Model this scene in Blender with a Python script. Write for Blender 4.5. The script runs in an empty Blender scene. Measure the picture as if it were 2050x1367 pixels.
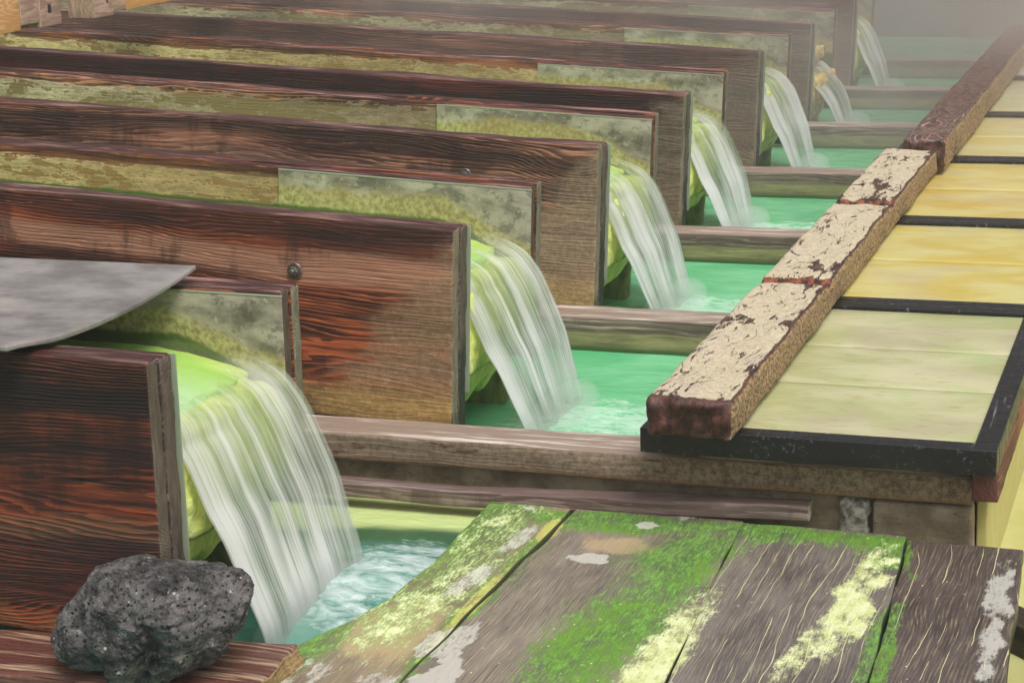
import bpy, math, random
import numpy as np
from mathutils import Matrix, Vector

# ------------------------------------------------------------------ camera, sky, sun, exposure
S = bpy.context.scene
cam_d = bpy.data.cameras.new('camera'); cam = bpy.data.objects.new('camera', cam_d)
S.collection.objects.link(cam); S.camera = cam
_Y = Vector((1435, -1107, 4000)).normalized()            # world Y in camera space (x right, y down, z forward)
_X = Vector((11625, 618, -4000)); _X = (_X - _Y * _X.dot(_Y)).normalized()
_Z = _X.cross(_Y)
if _Z.y > 0: _Z = -_Z
cam.matrix_world = Matrix(((_X.x, -_X.y, -_X.z, 2.089), (_Y.x, -_Y.y, -_Y.z, -5.279), (_Z.x, -_Z.y, -_Z.z, 1.733), (0, 0, 0, 1)))
cam_d.sensor_width = 36; cam_d.lens = 4000 / 2050 * 36; cam_d.clip_start = .1; cam_d.clip_end = 200

W = bpy.data.worlds.new('World'); S.world = W; W.use_nodes = True
wn = W.node_tree; bg = wn.nodes['Background']
sky = wn.nodes.new('ShaderNodeTexSky'); sky.sky_type = 'NISHITA'; sky.sun_disc = False
SUN_EL, SUN_AZ = math.radians(60), math.radians(135)
sky.sun_elevation = SUN_EL; sky.sun_rotation = SUN_AZ; sky.dust_density = 6; sky.air_density = 1.2; sky.ozone_density = 1
hs = wn.nodes.new('ShaderNodeHueSaturation'); hs.inputs["Saturation"].default_value = .12
wn.links.new(sky.outputs[0], hs.inputs['Color']); wn.links.new(hs.outputs[0], bg.inputs[0]); bg.inputs[1].default_value = .105
sd = bpy.data.lights.new('sun', 'SUN'); sd.energy = 1.85; sd.angle = math.radians(24); sd.color = (1, .95, .87)
sun = bpy.data.objects.new('sun', sd); S.collection.objects.link(sun)
_d = Vector((math.sin(SUN_AZ) * math.cos(SUN_EL), math.cos(SUN_AZ) * math.cos(SUN_EL), math.sin(SUN_EL)))
sun.rotation_euler = _d.to_track_quat('Z', 'Y').to_euler()
S.view_settings.view_transform = 'Standard'; S.view_settings.look = 'None'; S.view_settings.gamma = 1
S.view_settings.exposure = 0.22
S.cycles.max_bounces = 10; S.cycles.transparent_max_bounces = 16; S.cycles.volume_bounces = 1

# ------------------------------------------------------------------ helpers
def lin(r, g, b):
    f = lambda c: (c / 255 / 12.92) if c / 255 <= .04045 else ((c / 255 + .055) / 1.055) ** 2.4
    return (f(r), f(g), f(b), 1)

def _hash(i, j, k, s):
    n = (i * 374761393 + j * 668265263 + k * 2147483647 + s * 1274126177) & 0xFFFFFFFF
    n = ((n ^ (n >> 13)) * 1274126177) & 0xFFFFFFFF
    n = (n ^ (n >> 16)) & 0xFFFFFFFF
    return n.astype(np.float64) / 4294967295.0 * 2 - 1
def vnoise(p, s=0):
    p = np.asarray(p, float); i = np.floor(p).astype(np.int64); f = p - i; f = f * f * (3 - 2 * f); r = 0
    for a in (0, 1):
        for b in (0, 1):
            for c in (0, 1):
                w = (f[:, 0] if a else 1 - f[:, 0]) * (f[:, 1] if b else 1 - f[:, 1]) * (f[:, 2] if c else 1 - f[:, 2])
                r = r + w * _hash(i[:, 0] + a, i[:, 1] + b, i[:, 2] + c, s)
    return r
def fbm(p, o=4, s=0, g=.5):
    p = np.asarray(p, float); r = 0; a = 1
    for k in range(o):
        r = r + a * vnoise(p * 2 ** k + 13.7 * k, s + k); a *= g
    return r

def link(name, mesh, mat=None, parent=None):
    o = bpy.data.objects.new(name, mesh); S.collection.objects.link(o)
    if mat: mesh.materials.append(mat)
    if parent: o.parent = parent
    return o
def mesh_from(name, v, f, smooth=True, uv=None, attrs=None):
    m = bpy.data.meshes.new(name); m.from_pydata([tuple(x) for x in v], [], [tuple(x) for x in f])
    if smooth: m.polygons.foreach_set('use_smooth', [True] * len(m.polygons))
    if uv is not None:
        l = m.uv_layers.new(name='UVMap'); idx = np.zeros(len(m.loops), int); m.loops.foreach_get('vertex_index', idx)
        l.data.foreach_set('uv', np.asarray(uv)[idx].ravel())
    for k, a in (attrs or {}).items():
        at = m.attributes.new(k, 'FLOAT', 'POINT'); at.data.foreach_set('value', np.asarray(a, float))
    m.validate(); m.update(); return m
def axis_pts(a, b, res, r):
    e = [0, .25 * r, .6 * r, r]; n = max(2, int(math.ceil((b - a - 2 * r) / res)))
    mid = list(np.linspace(a + r, b - r, n + 1))
    return np.array([a + x for x in e[:3]] + mid + [b - x for x in reversed(e[:3])])
def rbox(x0, x1, y0, y1, z0, z1, res=.02, r=.008, amp=.0, nsc=(6, 30, 30), seed=0, fn=None, resx=None):
    """rounded box with evenly subdivided sides; fn(p) may push the points about"""
    r = min(r, (x1 - x0) * .45, (y1 - y0) * .45, (z1 - z0) * .45)
    A = [axis_pts(x0, x1, resx or res, r), axis_pts(y0, y1, res, r), axis_pts(z0, z1, res, r)]
    V = {}; P = []; F = []
    n = [len(a) - 1 for a in A]
    def vid(i, j, k):
        key = (i, j, k)
        if key not in V: V[key] = len(P); P.append((A[0][i], A[1][j], A[2][k]))
        return V[key]
    for j in range(n[1]):
        for k in range(n[2]):
            F.append((vid(0, j, k), vid(0, j, k + 1), vid(0, j + 1, k + 1), vid(0, j + 1, k)))
            F.append((vid(n[0], j, k), vid(n[0], j + 1, k), vid(n[0], j + 1, k + 1), vid(n[0], j, k + 1)))
    for i in range(n[0]):
        for k in range(n[2]):
            F.append((vid(i, 0, k), vid(i + 1, 0, k), vid(i + 1, 0, k + 1), vid(i, 0, k + 1)))
            F.append((vid(i, n[1], k), vid(i, n[1], k + 1), vid(i + 1, n[1], k + 1), vid(i + 1, n[1], k)))
    for i in range(n[0]):
        for j in range(n[1]):
            F.append((vid(i, j, 0), vid(i, j + 1, 0), vid(i + 1, j + 1, 0), vid(i + 1, j, 0)))
            F.append((vid(i, j, n[2]), vid(i + 1, j, n[2]), vid(i + 1, j + 1, n[2]), vid(i, j + 1, n[2])))
    P = np.array(P, float); lo = np.array([x0, y0, z0]) + r; hi = np.array([x1, y1, z1]) - r
    q = np.clip(P, lo, hi); d = P - q; L = np.linalg.norm(d, axis=1, keepdims=True); L[L == 0] = 1
    d = d / L; P = q + d * r
    if amp:
        nn = P * np.array(nsc)
        P = P + d * (amp * fbm(nn, 4, seed))[:, None]
    if fn is not None: P = fn(P)
    return P, F
def box_obj(name, mat, parent, *a, **k):
    P, F = rbox(*a, **k); return link(name, mesh_from(name, P, F), mat, parent)
def empty(name, loc=(0, 0, 0)):
    o = bpy.data.objects.new(name, None); S.collection.objects.link(o); o.location = loc; o.empty_display_size = .1; return o
def tag(o, label, cat, group=None, kind=None):
    if label: o['label'] = label
    if cat: o['category'] = cat
    if group: o['group'] = group
    if kind: o['kind'] = kind
    return o

class G:
    """small node-tree writer"""
    def __init__(s, name):
        s.mat = bpy.data.materials.new(name); s.mat.use_nodes = True; s.t = s.mat.node_tree
        for n in list(s.t.nodes): s.t.nodes.remove(n)
        s.out = s.t.nodes.new('ShaderNodeOutputMaterial')
    def n(s, ty, **p):
        x = s.t.nodes.new(ty)
        for k, v in p.items(): setattr(x, k, v)
        return x
    def set(s, sock, v):
        if isinstance(v, bpy.types.NodeSocket): s.t.links.new(v, sock)
        elif v is not None: sock.default_value = v
    def m(s, op, a, b=None, c=None, clamp=False):
        x = s.n('ShaderNodeMath', operation=op, use_clamp=clamp)
        for i, v in enumerate((a, b, c)):
            if v is not None: s.set(x.inputs[i], v)
        return x.outputs[0]
    def co(s, kind='Object', off=(0, 0, 0), sc=(1, 1, 1)):
        c = s.n('ShaderNodeTexCoord').outputs[kind]
        return s.vm(c, off, sc)
    def vm(s, v, off=(0, 0, 0), sc=(1, 1, 1)):
        x = s.n('ShaderNodeVectorMath', operation='MULTIPLY_ADD')
        s.set(x.inputs[0], v); x.inputs[1].default_value = sc; x.inputs[2].default_value = off; return x.outputs[0]
    def xyz(s, v):
        x = s.n('ShaderNodeSeparateXYZ'); s.set(x.inputs[0], v); return x.outputs
    def comb(s, a, b, c):
        x = s.n('ShaderNodeCombineXYZ')
        for i, v in enumerate((a, b, c)): s.set(x.inputs[i], v)
        return x.outputs[0]
    def noise(s, v, sc=1, det=3, ro=.5, dist=0):
        x = s.n('ShaderNodeTexNoise'); s.set(x.inputs['Vector'], v)
        x.inputs['Scale'].default_value = sc; x.inputs['Detail'].default_value = det
        x.inputs['Roughness'].default_value = ro; x.inputs['Distortion'].default_value = dist; return x.outputs[0]
    def vor(s, v, sc=1, feat='F1'):
        x = s.n('ShaderNodeTexVoronoi', feature=feat); s.set(x.inputs['Vector'], v); x.inputs['Scale'].default_value = sc; return x.outputs[0]
    def step(s, v, lo, hi, a=0, b=1):
        x = s.n('ShaderNodeMapRange', interpolation_type='SMOOTHSTEP'); s.set(x.inputs[0], v)
        s.set(x.inputs[1], lo); s.set(x.inputs[2], hi); s.set(x.inputs[3], a); s.set(x.inputs[4], b); return x.outputs[0]
    def mix(s, f, a, b, bl='MIX'):
        a = (a, a, a, 1) if isinstance(a, (int, float)) else a; b = (b, b, b, 1) if isinstance(b, (int, float)) else b
        x = s.n('ShaderNodeMix', data_type='RGBA', blend_type=bl); s.set(x.inputs[0], f); s.set(x.inputs[6], a); s.set(x.inputs[7], b); return x.outputs[2]
    def attr(s, nm): return s.n('ShaderNodeAttribute', attribute_name=nm).outputs['Fac']
    def bump(s, h, st=.5, dist=.01, nrm=None):
        x = s.n('ShaderNodeBump'); s.set(x.inputs['Height'], h); s.set(x.inputs['Strength'], st); x.inputs['Distance'].default_value = dist
        if nrm is not None: s.set(x.inputs['Normal'], nrm)
        return x.outputs[0]
    def pbr(s, col, rough=.6, nrm=None, spec=.5, **kw):
        x = s.n('ShaderNodeBsdfPrincipled'); s.set(x.inputs['Base Color'], col); s.set(x.inputs['Roughness'], rough)
        s.set(x.inputs['Specular IOR Level'], spec)
        if nrm is not None: s.set(x.inputs['Normal'], nrm)
        for k, v in kw.items(): s.set(x.inputs[k.replace('_', ' ')], v)
        return x.outputs[0]
    def fin(s, sh): s.t.links.new(sh, s.out.inputs[0]); return s.mat

def wood(name, dark, lite, seed=0, axis=0, rings=55, cen=(0, .25, .1), warp=1.0, endc=lin(150, 140, 118), endlow=lin(35, 45, 35),
         topc=lin(62, 28, 24), toph=lin(170, 130, 122), band=None, crust=None, endx=None, bump=.5, hazel=None, rough=.55, extra=None, zend=.2, kn=1.0):
    """weathered softwood: growth rings cut by the board's faces, fibre lines, knots, end grain, wet dark top edge"""
    g = G(name); rnd = random.Random(seed)
    off = tuple(rnd.uniform(-20, 20) for _ in range(3)); o0 = g.co()
    X, Y, Z = g.xyz(o0)
    if axis == 1: X, Y = Y, X
    p = g.comb(X, Y, Z)
    # slow wander of the grain plus two scales of swirl round knots
    w1 = g.noise(g.vm(p, off, (.55, 2.2, 2.2)), 1, 2, .5)
    w2 = g.noise(g.vm(p, off[::-1], (1.6, 5, 5)), 1, 1, .5)
    kd = g.vor(g.vm(p, off, (1.3, 3.2, 3.6)), 1)
    kmask = g.step(kd, .34, .03)
    a = g.m('SUBTRACT', Y, cen[1]); b = g.m('SUBTRACT', Z, cen[2])
    r = g.m('SQRT', g.m('ADD', g.m('MULTIPLY', a, a), g.m('MULTIPLY', b, b)))
    t = g.m('ADD', g.m('MULTIPLY', r, rings * 1.5), g.m('MULTIPLY', w1, 10 * warp))
    t = g.m('ADD', t, g.m('MULTIPLY', w2, 4.0 * warp))
    t = g.m('ADD', t, g.m('MULTIPLY', kmask, 5 * kn))
    irr = g.noise(g.vm(p, off, (2.2, 22, 22)), 1, 3, .6); t = g.m('ADD', t, g.m('MULTIPLY', irr, 3.4))
    ring = g.m('FRACT', t)
    saw = g.m('POWER', ring, 1.8)
    rline = g.m('MULTIPLY', g.step(saw, .05, .8), g.step(ring, 1.0, .93))
    rgap = g.noise(g.vm(p, off, (3, 25, 25)), 1, 3, .6)
    fib = g.noise(g.vm(p, off, (5, 260, 260)), 1, 4, .7)
    fib2 = g.noise(g.vm(p, off, (2.5, 60, 60)), 1, 4, .6)
    big = g.noise(g.vm(p, off[::-1], (1.1, 4, 7)), 1, 3, .55)
    rstr = g.step(g.noise(g.vm(p, off, (1.3, 5, 9)), 1, 2, .5), .3, .7, .08, .36)
    f = g.m('ADD', g.m('MULTIPLY', rline, rstr), g.m('MULTIPLY', fib, .55))
    f = g.m('ADD', f, g.m('MULTIPLY', g.m('SUBTRACT', big, .5), .95))
    f = g.m('ADD', f, g.m('MULTIPLY', g.m('SUBTRACT', fib2, .5), .7))
    f = g.step(f, .2, .76)
    col = g.mix(f, dark, lite)
    if band:                                      # (z centre, half width, colour, strength)
        for zc, hw, bc, stg in band:
            zz = g.m('ADD', Z, g.m('MULTIPLY', g.m('SUBTRACT', w1, .5), .22)); zz = g.m('ADD', zz, g.m('MULTIPLY', g.m('SUBTRACT', fib2, .5), .05))
            mk = g.m('MULTIPLY', g.step(g.m('ABSOLUTE', g.m('SUBTRACT', zz, zc)), hw, hw * .35), stg)
            mk = g.m('MULTIPLY', mk, g.step(g.m('ADD', rline, fib), .35, .95, .45, 1))
            col = g.mix(mk, col, bc)
    stn = g.noise(g.vm(p, off, (9, 3, 2.2)), 1, 5, .65); st2 = g.noise(g.vm(p, off[::-1], (2.3, 3, 4.5)), 1, 5, .62)
    col = g.mix(g.m('MULTIPLY', g.step(g.m('ADD', g.m('MULTIPLY', stn, .5), g.m('MULTIPLY', st2, .5)), .52, .60), .62), col, (dark[0] * .8, dark[1] * .8, dark[2] * .8, 1))
    scr = g.noise(g.vm(p, off, (14, 210, 210)), 1, 3, .7); col = g.mix(g.m('MULTIPLY', g.m('MULTIPLY', g.step(scr, .60, .72), g.step(st2, .55, .42)), .5), col, (min(1, lite[0] * 1.5), min(1, lite[1] * 1.6), min(1, lite[2] * 1.7), 1))
    # dark knots and checks
    col = g.mix(g.m('MULTIPLY', g.step(kd, .11, .02), .75 * min(1, kn)), col, (dark[0] * .4, dark[1] * .4, dark[2] * .4, 1))
    chk = g.noise(g.vm(p, off, (1.5, 45, 45)), 1, 2, .4)
    cm = g.m('MULTIPLY', g.step(chk, .70, .74), g.step(g.noise(g.vm(p, off, (3, 3, 3)), 1, 1), .45, .6))
    col = g.mix(g.m('MULTIPLY', cm, .8), col, (dark[0] * .3, dark[1] * .3, dark[2] * .3, 1))
    h = g.m('ADD', g.m('MULTIPLY', g.m('MULTIPLY', rline, rstr), 2.0), g.m('MULTIPLY', fib, 1.0)); h = g.m('SUBTRACT', h, g.m('MULTIPLY', cm, 1.5))
    rg = g.m('SUBTRACT', rough + .12, g.m('MULTIPLY', f, .22))
    if crust:                                     # (z to which mineral crust climbs, colour, x from which it spreads up the end, colour 2)
        zc, cc, xe, c2 = crust
        cn = g.noise(g.vm(p, off, (9, 14, 22)), 1, 5, .65); cn2 = g.noise(g.vm(p, off, (2.5, 3, 5)), 1, 3, .6)
        lev = g.m('ADD', zc, g.m('MULTIPLY', g.m('SUBTRACT', cn2, .5), .22))
        if xe is not None: lev = g.m('ADD', lev, g.m('MULTIPLY', g.step(X, xe - .5, xe + .1), .50))
        mk = g.m('MULTIPLY', g.step(g.m('ADD', g.m('SUBTRACT', lev, Z), g.m('MULTIPLY', g.m('SUBTRACT', cn, .5), .40)), -.06, .12), .85)
        mk = g.m('MULTIPLY', mk, g.step(fib2, .3, .6, .7, 1))
        gr = g.noise(g.vm(p, off, (60, 60, 60)), 1, 4, .7)
        cc_ = g.mix(g.step(Z, .14, .02), c2, cc)
        cc_ = g.mix(g.step(gr, .35, .75), g.mix(.45, cc_, (.05, .03, .015, 1)), cc_)
        col = g.mix(mk, col, cc_); h = g.m('ADD', h, g.m('MULTIPLY', g.m('MULTIPLY', mk, gr), 1.6))
        rg = g.m('MAXIMUM', rg, g.m('MULTIPLY', mk, .85))
    nr = g.xyz(g.n('ShaderNodeTexCoord').outputs['Normal'])
    nX = nr[1] if axis == 1 else nr[0]
    em = g.step(g.m('ABSOLUTE', nX), .55, .8)
    en = g.noise(g.vm(p, off, (40, 55, 14)), 1, 5, .7)
    ecol = g.mix(g.step(en, .3, .7), (endc[0] * .5, endc[1] * .48, endc[2] * .46, 1), endc)
    ecol = g.mix(g.m('MULTIPLY', rline, .32), ecol, (endc[0] * .22, endc[1] * .2, endc[2] * .18, 1))
    lowm = g.step(g.m('ADD', Z, g.m('MULTIPLY', g.m('SUBTRACT', en, .5), .25)), zend + .06, zend - .06)
    ecol = g.mix(g.m('MULTIPLY', lowm, .85), ecol, endlow)
    col = g.mix(em, col, ecol)
    tm = g.step(nr[2], .5, .85)
    tn = g.noise(g.vm(p, off, (4, 90, 20)), 1, 4, .7); tn2 = g.noise(g.vm(p, off, (2.2, 22, 5)), 1, 3, .6)
    tcol = g.mix(g.step(g.m('ADD', g.m('MULTIPLY', tn, .6), g.m('MULTIPLY', tn2, .5)), .54, .70), topc, toph)  # toph: pale top streaks; on trough boards, wet highlights painted into the colour
    col = g.mix(tm, col, tcol)
    rg = g.m('SUBTRACT', rg, g.m('MULTIPLY', tm, .22))
    if extra: col, rg, h = extra(g, p, (X, Y, Z), nr, col, rg, h)
    return g.fin(g.pbr(col, rg, g.bump(h, bump, .006), .45))

def flat_stain(name, fn, **k):
    g = G(name); return fn(g)

# ------------------------------------------------------------------ setting: ground, pools, backdrop wall, haze
g = G('river_gravel'); c = g.co(); nn = g.noise(c, 14, 5, .7)
gm = g.fin(g.pbr(g.mix(nn, lin(60, 58, 50), lin(125, 120, 98)), .8, g.bump(nn, .6, .03)))
P, F = [(-60, -40, -.75), (60, -40, -.75), (60, 80, -.75), (-60, 80, -.75)], [(0, 1, 2, 3)]
tag(link('ground', mesh_from('ground', P, F, False), gm), None, None, kind='structure')

def pool_mat(name, base, deep, foam_at, foam_amt, lime=None, rough=.16, bmp=.35, foamc=lin(214, 236, 224)):
    g = G(name); c = g.co(); X, Y, Z = g.xyz(c)
    n1 = g.noise(g.vm(c, (0, 0, 0), (1.6, 3.0, 1)), 1.5, 3, .55, .6); n2 = g.noise(g.vm(c, (3, 1, 0), (7, 16, 1)), 1, 4, .6, .8)
    n3 = g.noise(g.vm(c, (0, 5, 0), (18, 34, 1)), 1, 5, .65, 1.2)
    col = g.mix(g.step(n1, .32, .7), deep, base)
    fx, fy, rx, ry = foam_at
    d = g.m('ADD', g.m('POWER', g.m('ABSOLUTE', g.m('DIVIDE', g.m('SUBTRACT', X, fx), rx)), 2), g.m('POWER', g.m('ABSOLUTE', g.m('DIVIDE', g.m('SUBTRACT', Y, fy), ry)), 2))
    near = g.step(d, 1.6, .1)
    fm = g.m('MULTIPLY', g.step(g.m('ADD', g.m('ADD', g.m('MULTIPLY', n2, .5), g.m('MULTIPLY', n3, .4)), g.m('MULTIPLY', near, .42)), .72, .98), foam_amt)
    if lime:
        ly0, ly1, lc, dk = lime
        yy = g.m('ADD', Y, g.m('MULTIPLY', g.m('SUBTRACT', n1, .5), .12)); yy = g.m('SUBTRACT', yy, g.m('MULTIPLY', X, .12))
        col = g.mix(g.m('MULTIPLY', g.step(yy, ly0 - .16, ly0 - .06), .8), col, dk); col = g.mix(g.step(yy, ly0, ly1), col, lc)
    col = g.mix(fm, col, foamc)
    h = g.m('ADD', g.m('MULTIPLY', n2, .6), g.m('MULTIPLY', n3, g.m('ADD', .15, g.m('MULTIPLY', near, .7))))
    return g.fin(g.pbr(col, g.m('ADD', rough, g.m('MULTIPLY', fm, .4)), g.bump(h, bmp, .02), .5))

def pool(name, x0, x1, y0, y1, z, mat, fx=None, fy=None, amp=0.0, res=.03, rr=.35):
    nx = int((x1 - x0) / res) + 1 if amp else 1; ny = int((y1 - y0) / res) + 1 if amp else 1
    xs = np.linspace(x0, x1, nx + 1); ys = np.linspace(y0, y1, ny + 1)
    XX, YY = np.meshgrid(xs, ys, indexing='ij'); zz = np.zeros_like(XX)
    if amp:
        pts = np.stack([XX.ravel(), YY.ravel(), 0 * XX.ravel()], 1)
        k = np.exp(-(((XX - fx) / rr) ** 2 + ((YY - fy) / (rr * 1.3)) ** 2)).ravel()
        ridg = 1 - np.abs(fbm(pts * np.array([9, 13, 1]) + 2, 4, 5))
        zz = (amp * (.12 + k) * (ridg * .9 + .35 * fbm(pts * 20, 2, 9)) + .070 * k * (amp > .009)).reshape(XX.shape)
    v = np.stack([XX.ravel(), YY.ravel(), (zz + z).ravel()], 1)
    f = [(i * (ny + 1) + j, (i + 1) * (ny + 1) + j, (i + 1) * (ny + 1) + j + 1, i * (ny + 1) + j + 1) for i in range(nx) for j in range(ny)]
    o = link('water', mesh_from('water', v, f), mat); tag(o, None, None, kind='structure'); return o

SP = 1.47
MINT, MINT2 = lin(128, 212, 158), lin(96, 192, 132)
m0 = pool_mat('foaming_pool', lin(98, 158, 142), lin(56, 116, 100), (.13, -.86, .25, .42), .8, lime=(-.44, -.34, lin(205, 224, 150), lin(50, 96, 52)), rough=.2, bmp=.6, foamc=lin(214, 228, 228))
pool('water', -6, 1.5, -6, -.0, -.21, m0, .08, -.88, .010, .014, .29)
for i in range(1, 8):
    y = SP * (i - 1)
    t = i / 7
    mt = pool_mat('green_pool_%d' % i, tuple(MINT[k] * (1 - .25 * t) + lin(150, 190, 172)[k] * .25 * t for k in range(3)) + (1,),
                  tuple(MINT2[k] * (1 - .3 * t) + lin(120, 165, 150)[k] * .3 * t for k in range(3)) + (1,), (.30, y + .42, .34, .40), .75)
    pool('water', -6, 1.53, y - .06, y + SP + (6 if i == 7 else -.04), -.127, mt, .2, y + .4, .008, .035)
g = G('yellow_basin'); c = g.co(); n1 = g.noise(g.vm(c, (0, 0, 0), (2, 1.2, 1)), 2, 4, .55, .4)
ym = g.fin(g.pbr(g.mix(g.step(n1, .3, .7), lin(178, 174, 104), lin(200, 198, 140)), .35, g.bump(n1, .1, .02)))
o = link('water', mesh_from('water', [(1.56, -6, -.36), (14, -6, -.36), (14, 20, -.36), (1.56, 20, -.36)], [(0, 1, 2, 3)]), ym); tag(o, None, None, kind='structure')

# far wall of upright grey boards
g = G('grey_boards'); c = g.co(); X, Y, Z = g.xyz(c)
pl = g.m('FRACT', g.m('MULTIPLY', X, 3.6)); n1 = g.noise(g.vm(c, (0, 0, 0), (22, 1, .8)), 1, 4, .6)
bw = g.mix(g.step(n1, .3, .7), lin(84, 72, 76), lin(112, 100, 104)); bw = g.mix(g.m('MULTIPLY', g.step(g.m('ABSOLUTE', g.m('SUBTRACT', pl, .5)), .47, .5), .5), bw, lin(48, 42, 44))
bwm = g.fin(g.pbr(bw, .7, g.bump(n1, .4, .01)))
ew = tag(empty('board_wall', (0, 11.2, -.6)), 'tall grey weathered board wall behind the farthest pool, half lost in steam', 'wall')
box_obj('wall_panel', bwm, ew, -9, 7, 0, .12, 0, 5, res=.5, r=.01)
box_obj('top_rail', bwm, ew, -9, 7, -.05, .17, 5.0, 5.14, res=.5, r=.02)
for k in range(6): box_obj('post', bwm, ew, -8.8 + 3 * k, -8.66 + 3 * k, -.09, -.003, 0, 4.99, res=.5, r=.01)

# ------------------------------------------------------------------ troughs
RB = dict(
    red=(lin(34, 10, 6), lin(150, 70, 36)), redl=(lin(46, 14, 7), lin(186, 94, 52)),
    mauve=(lin(54, 24, 17), lin(198, 138, 108)), deep=(lin(32, 7, 6), lin(124, 44, 30)),
    brown=(lin(54, 22, 12), lin(182, 108, 68)))
TR = [  # x end, z shift, outer board colours, band
    dict(x=-.15, z=-.008, c='red', band=[(.5, .07, lin(26, 9, 7), .95), (.13, .04, lin(150, 118, 84), .25)], crust=(-.1, lin(160, 120, 60), None, lin(140, 110, 80))),
    dict(x=.008, z=.0, c='redl', band=[(.56, .075, lin(40, 16, 13), .95), (.44, .06, lin(206, 152, 124), .75)], crust=(.08, lin(200, 168, 100), .0, lin(170, 138, 106))),
    dict(x=.005, z=.002, c='mauve', band=[(.52, .05, lin(40, 22, 24), .85), (.40, .06, lin(158, 122, 106), .4)], crust=(.10, lin(196, 172, 112), -.02, lin(176, 150, 122))),
    dict(x=-.058, z=-.02, c='deep', band=[(.52, .09, lin(32, 12, 13), .8)], crust=(.1, lin(150, 140, 104), -.1, lin(140, 124, 104))),
    dict(x=-.055, z=-.015, c='mauve', band=[(.53, .08, lin(78, 42, 32), .6)], crust=(.1, lin(140, 136, 106), -.1, lin(132, 118, 100))),
    dict(x=-.08, z=-.035, c='brown', band=[(.53, .05, lin(58, 30, 26), .8)], crust=(.1, lin(140, 132, 106), -.1, lin(130, 116, 98))),
    dict(x=-.09, z=-.03, c='brown', band=[(.5, .1, lin(84, 46, 34), .6)], crust=(.05, lin(140, 130, 106), -.1, lin(130, 116, 100)))]

def inner_extra(seed, yel):
    """peeling sulphur crust on the water side of a board"""
    def ex(g, p, xyz, nr, col, rg, h):
        X, Y, Z = xyz; o = (seed * 3.1, 1.7, seed)
        fm = g.step(g.m('MULTIPLY', nr[1], -1), .6, .85)
        n1 = g.noise(g.vm(p, o, (2.5, 1, 9)), 1, 5, .62, .6); n2 = g.noise(g.vm(p, o, (14, 10, 40)), 1, 4, .7); n3 = g.noise(g.vm(p, o, (.8, 1, 2)), 1, 2)
        lev = g.m('ADD', .548 if yel else .56, g.m('MULTIPLY', g.m('SUBTRACT', n1, .5), .10))
        mk = g.step(g.m('SUBTRACT', lev, Z), -.002, .004)
        hole = g.step(g.m('ADD', g.m('MULTIPLY', n2, .6), g.m('MULTIPLY', n1, .5)), .59 if yel else .565, .565 if yel else .545)
        mk = g.m('MULTIPLY', mk, hole)
        if yel: cc = g.mix(g.step(n3, .35, .65), lin(230, 204, 156), lin(192, 164, 120))
        else: cc = g.mix(g.step(n3, .35, .65), lin(210, 194, 170), lin(164, 142, 122))
        cc = g.mix(g.step(n2, .3, .7), g.mix(.65, cc, lin(70, 56, 34)), cc)
        base = g.mix(g.step(Z, .56, .53), col, lin(122, 104, 72) if not yel else lin(140, 108, 70))
        col2 = g.mix(mk, base, cc)
        col2 = g.mix(g.step(g.m('ADD', Z, g.m('MULTIPLY', g.m('SUBTRACT', n2, .5), .02)), .456, .448), col2, lin(70, 92, 36))
        edge = g.m('MULTIPLY', mk, n2)
        return g.mix(fm, col, col2), g.mix(fm, rg, .75), g.m('ADD', h, g.m('MULTIPLY', g.m('MULTIPLY', fm, mk), g.m('ADD', 1.6, n2)))
    return ex

def liner_mat(i):
    g = G('liner_sheet_%d' % i); p = g.co(off=(i * 3.3, 0, 0)); X, Y, Z = g.xyz(g.co())
    n1 = g.noise(g.vm(p, (0, 0, 0), (6, 1, 12)), 1, 5, .6, .3); n2 = g.noise(g.vm(p, (2, 0, 0), (60, 10, 60)), 1, 4, .7); n3 = g.noise(g.vm(p, (2, 4, 0), (1.8, 1, 3)), 1, 2, .5); n4 = g.noise(g.vm(p, (7, 4, 0), (22, 4, 26)), 1, 6, .75)
    grey = g.mix(g.step(n1, .35, .65), lin(108, 102, 88), lin(172, 166, 148)); grey = g.mix(g.m('MULTIPLY', g.step(n2, .56, .68), .6), grey, lin(176, 178, 140))
    # crust follows the waterline, which falls away towards the lip
    wl = g.step(X, -.32, .02, .45, .33)
    hh = g.m('SUBTRACT', Z, wl)
    cr = g.mix(g.step(n2, .35, .65), lin(132, 124, 74), lin(184, 178, 120))
    cr = g.mix(g.m('MULTIPLY', g.step(n3, .5, .7), .5), cr, lin(150, 120, 78))
    mk = g.step(g.m('ADD', g.m('ADD', hh, g.m('MULTIPLY', g.m('SUBTRACT', n1, .5), .12)), g.m('MULTIPLY', g.m('SUBTRACT', n2, .5), .05)), .086, .058)
    grey = g.mix(g.m('MULTIPLY', g.step(n4, .52, .60), .55), grey, lin(70, 70, 58))
    col = g.mix(g.m('MULTIPLY', mk, .9), grey, cr)
    alg = g.step(g.m('ADD', hh, g.m('MULTIPLY', g.m('SUBTRACT', n1, .5), .03)), .012, -.002)
    col = g.mix(g.m('MULTIPLY', alg, .9), col, lin(58, 84, 26))
    return g.fin(g.pbr(col, g.step(mk, 0, 1, .35, .75), g.bump(g.m('ADD', g.m('MULTIPLY', mk, .6), n2), .5, .004)))

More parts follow.
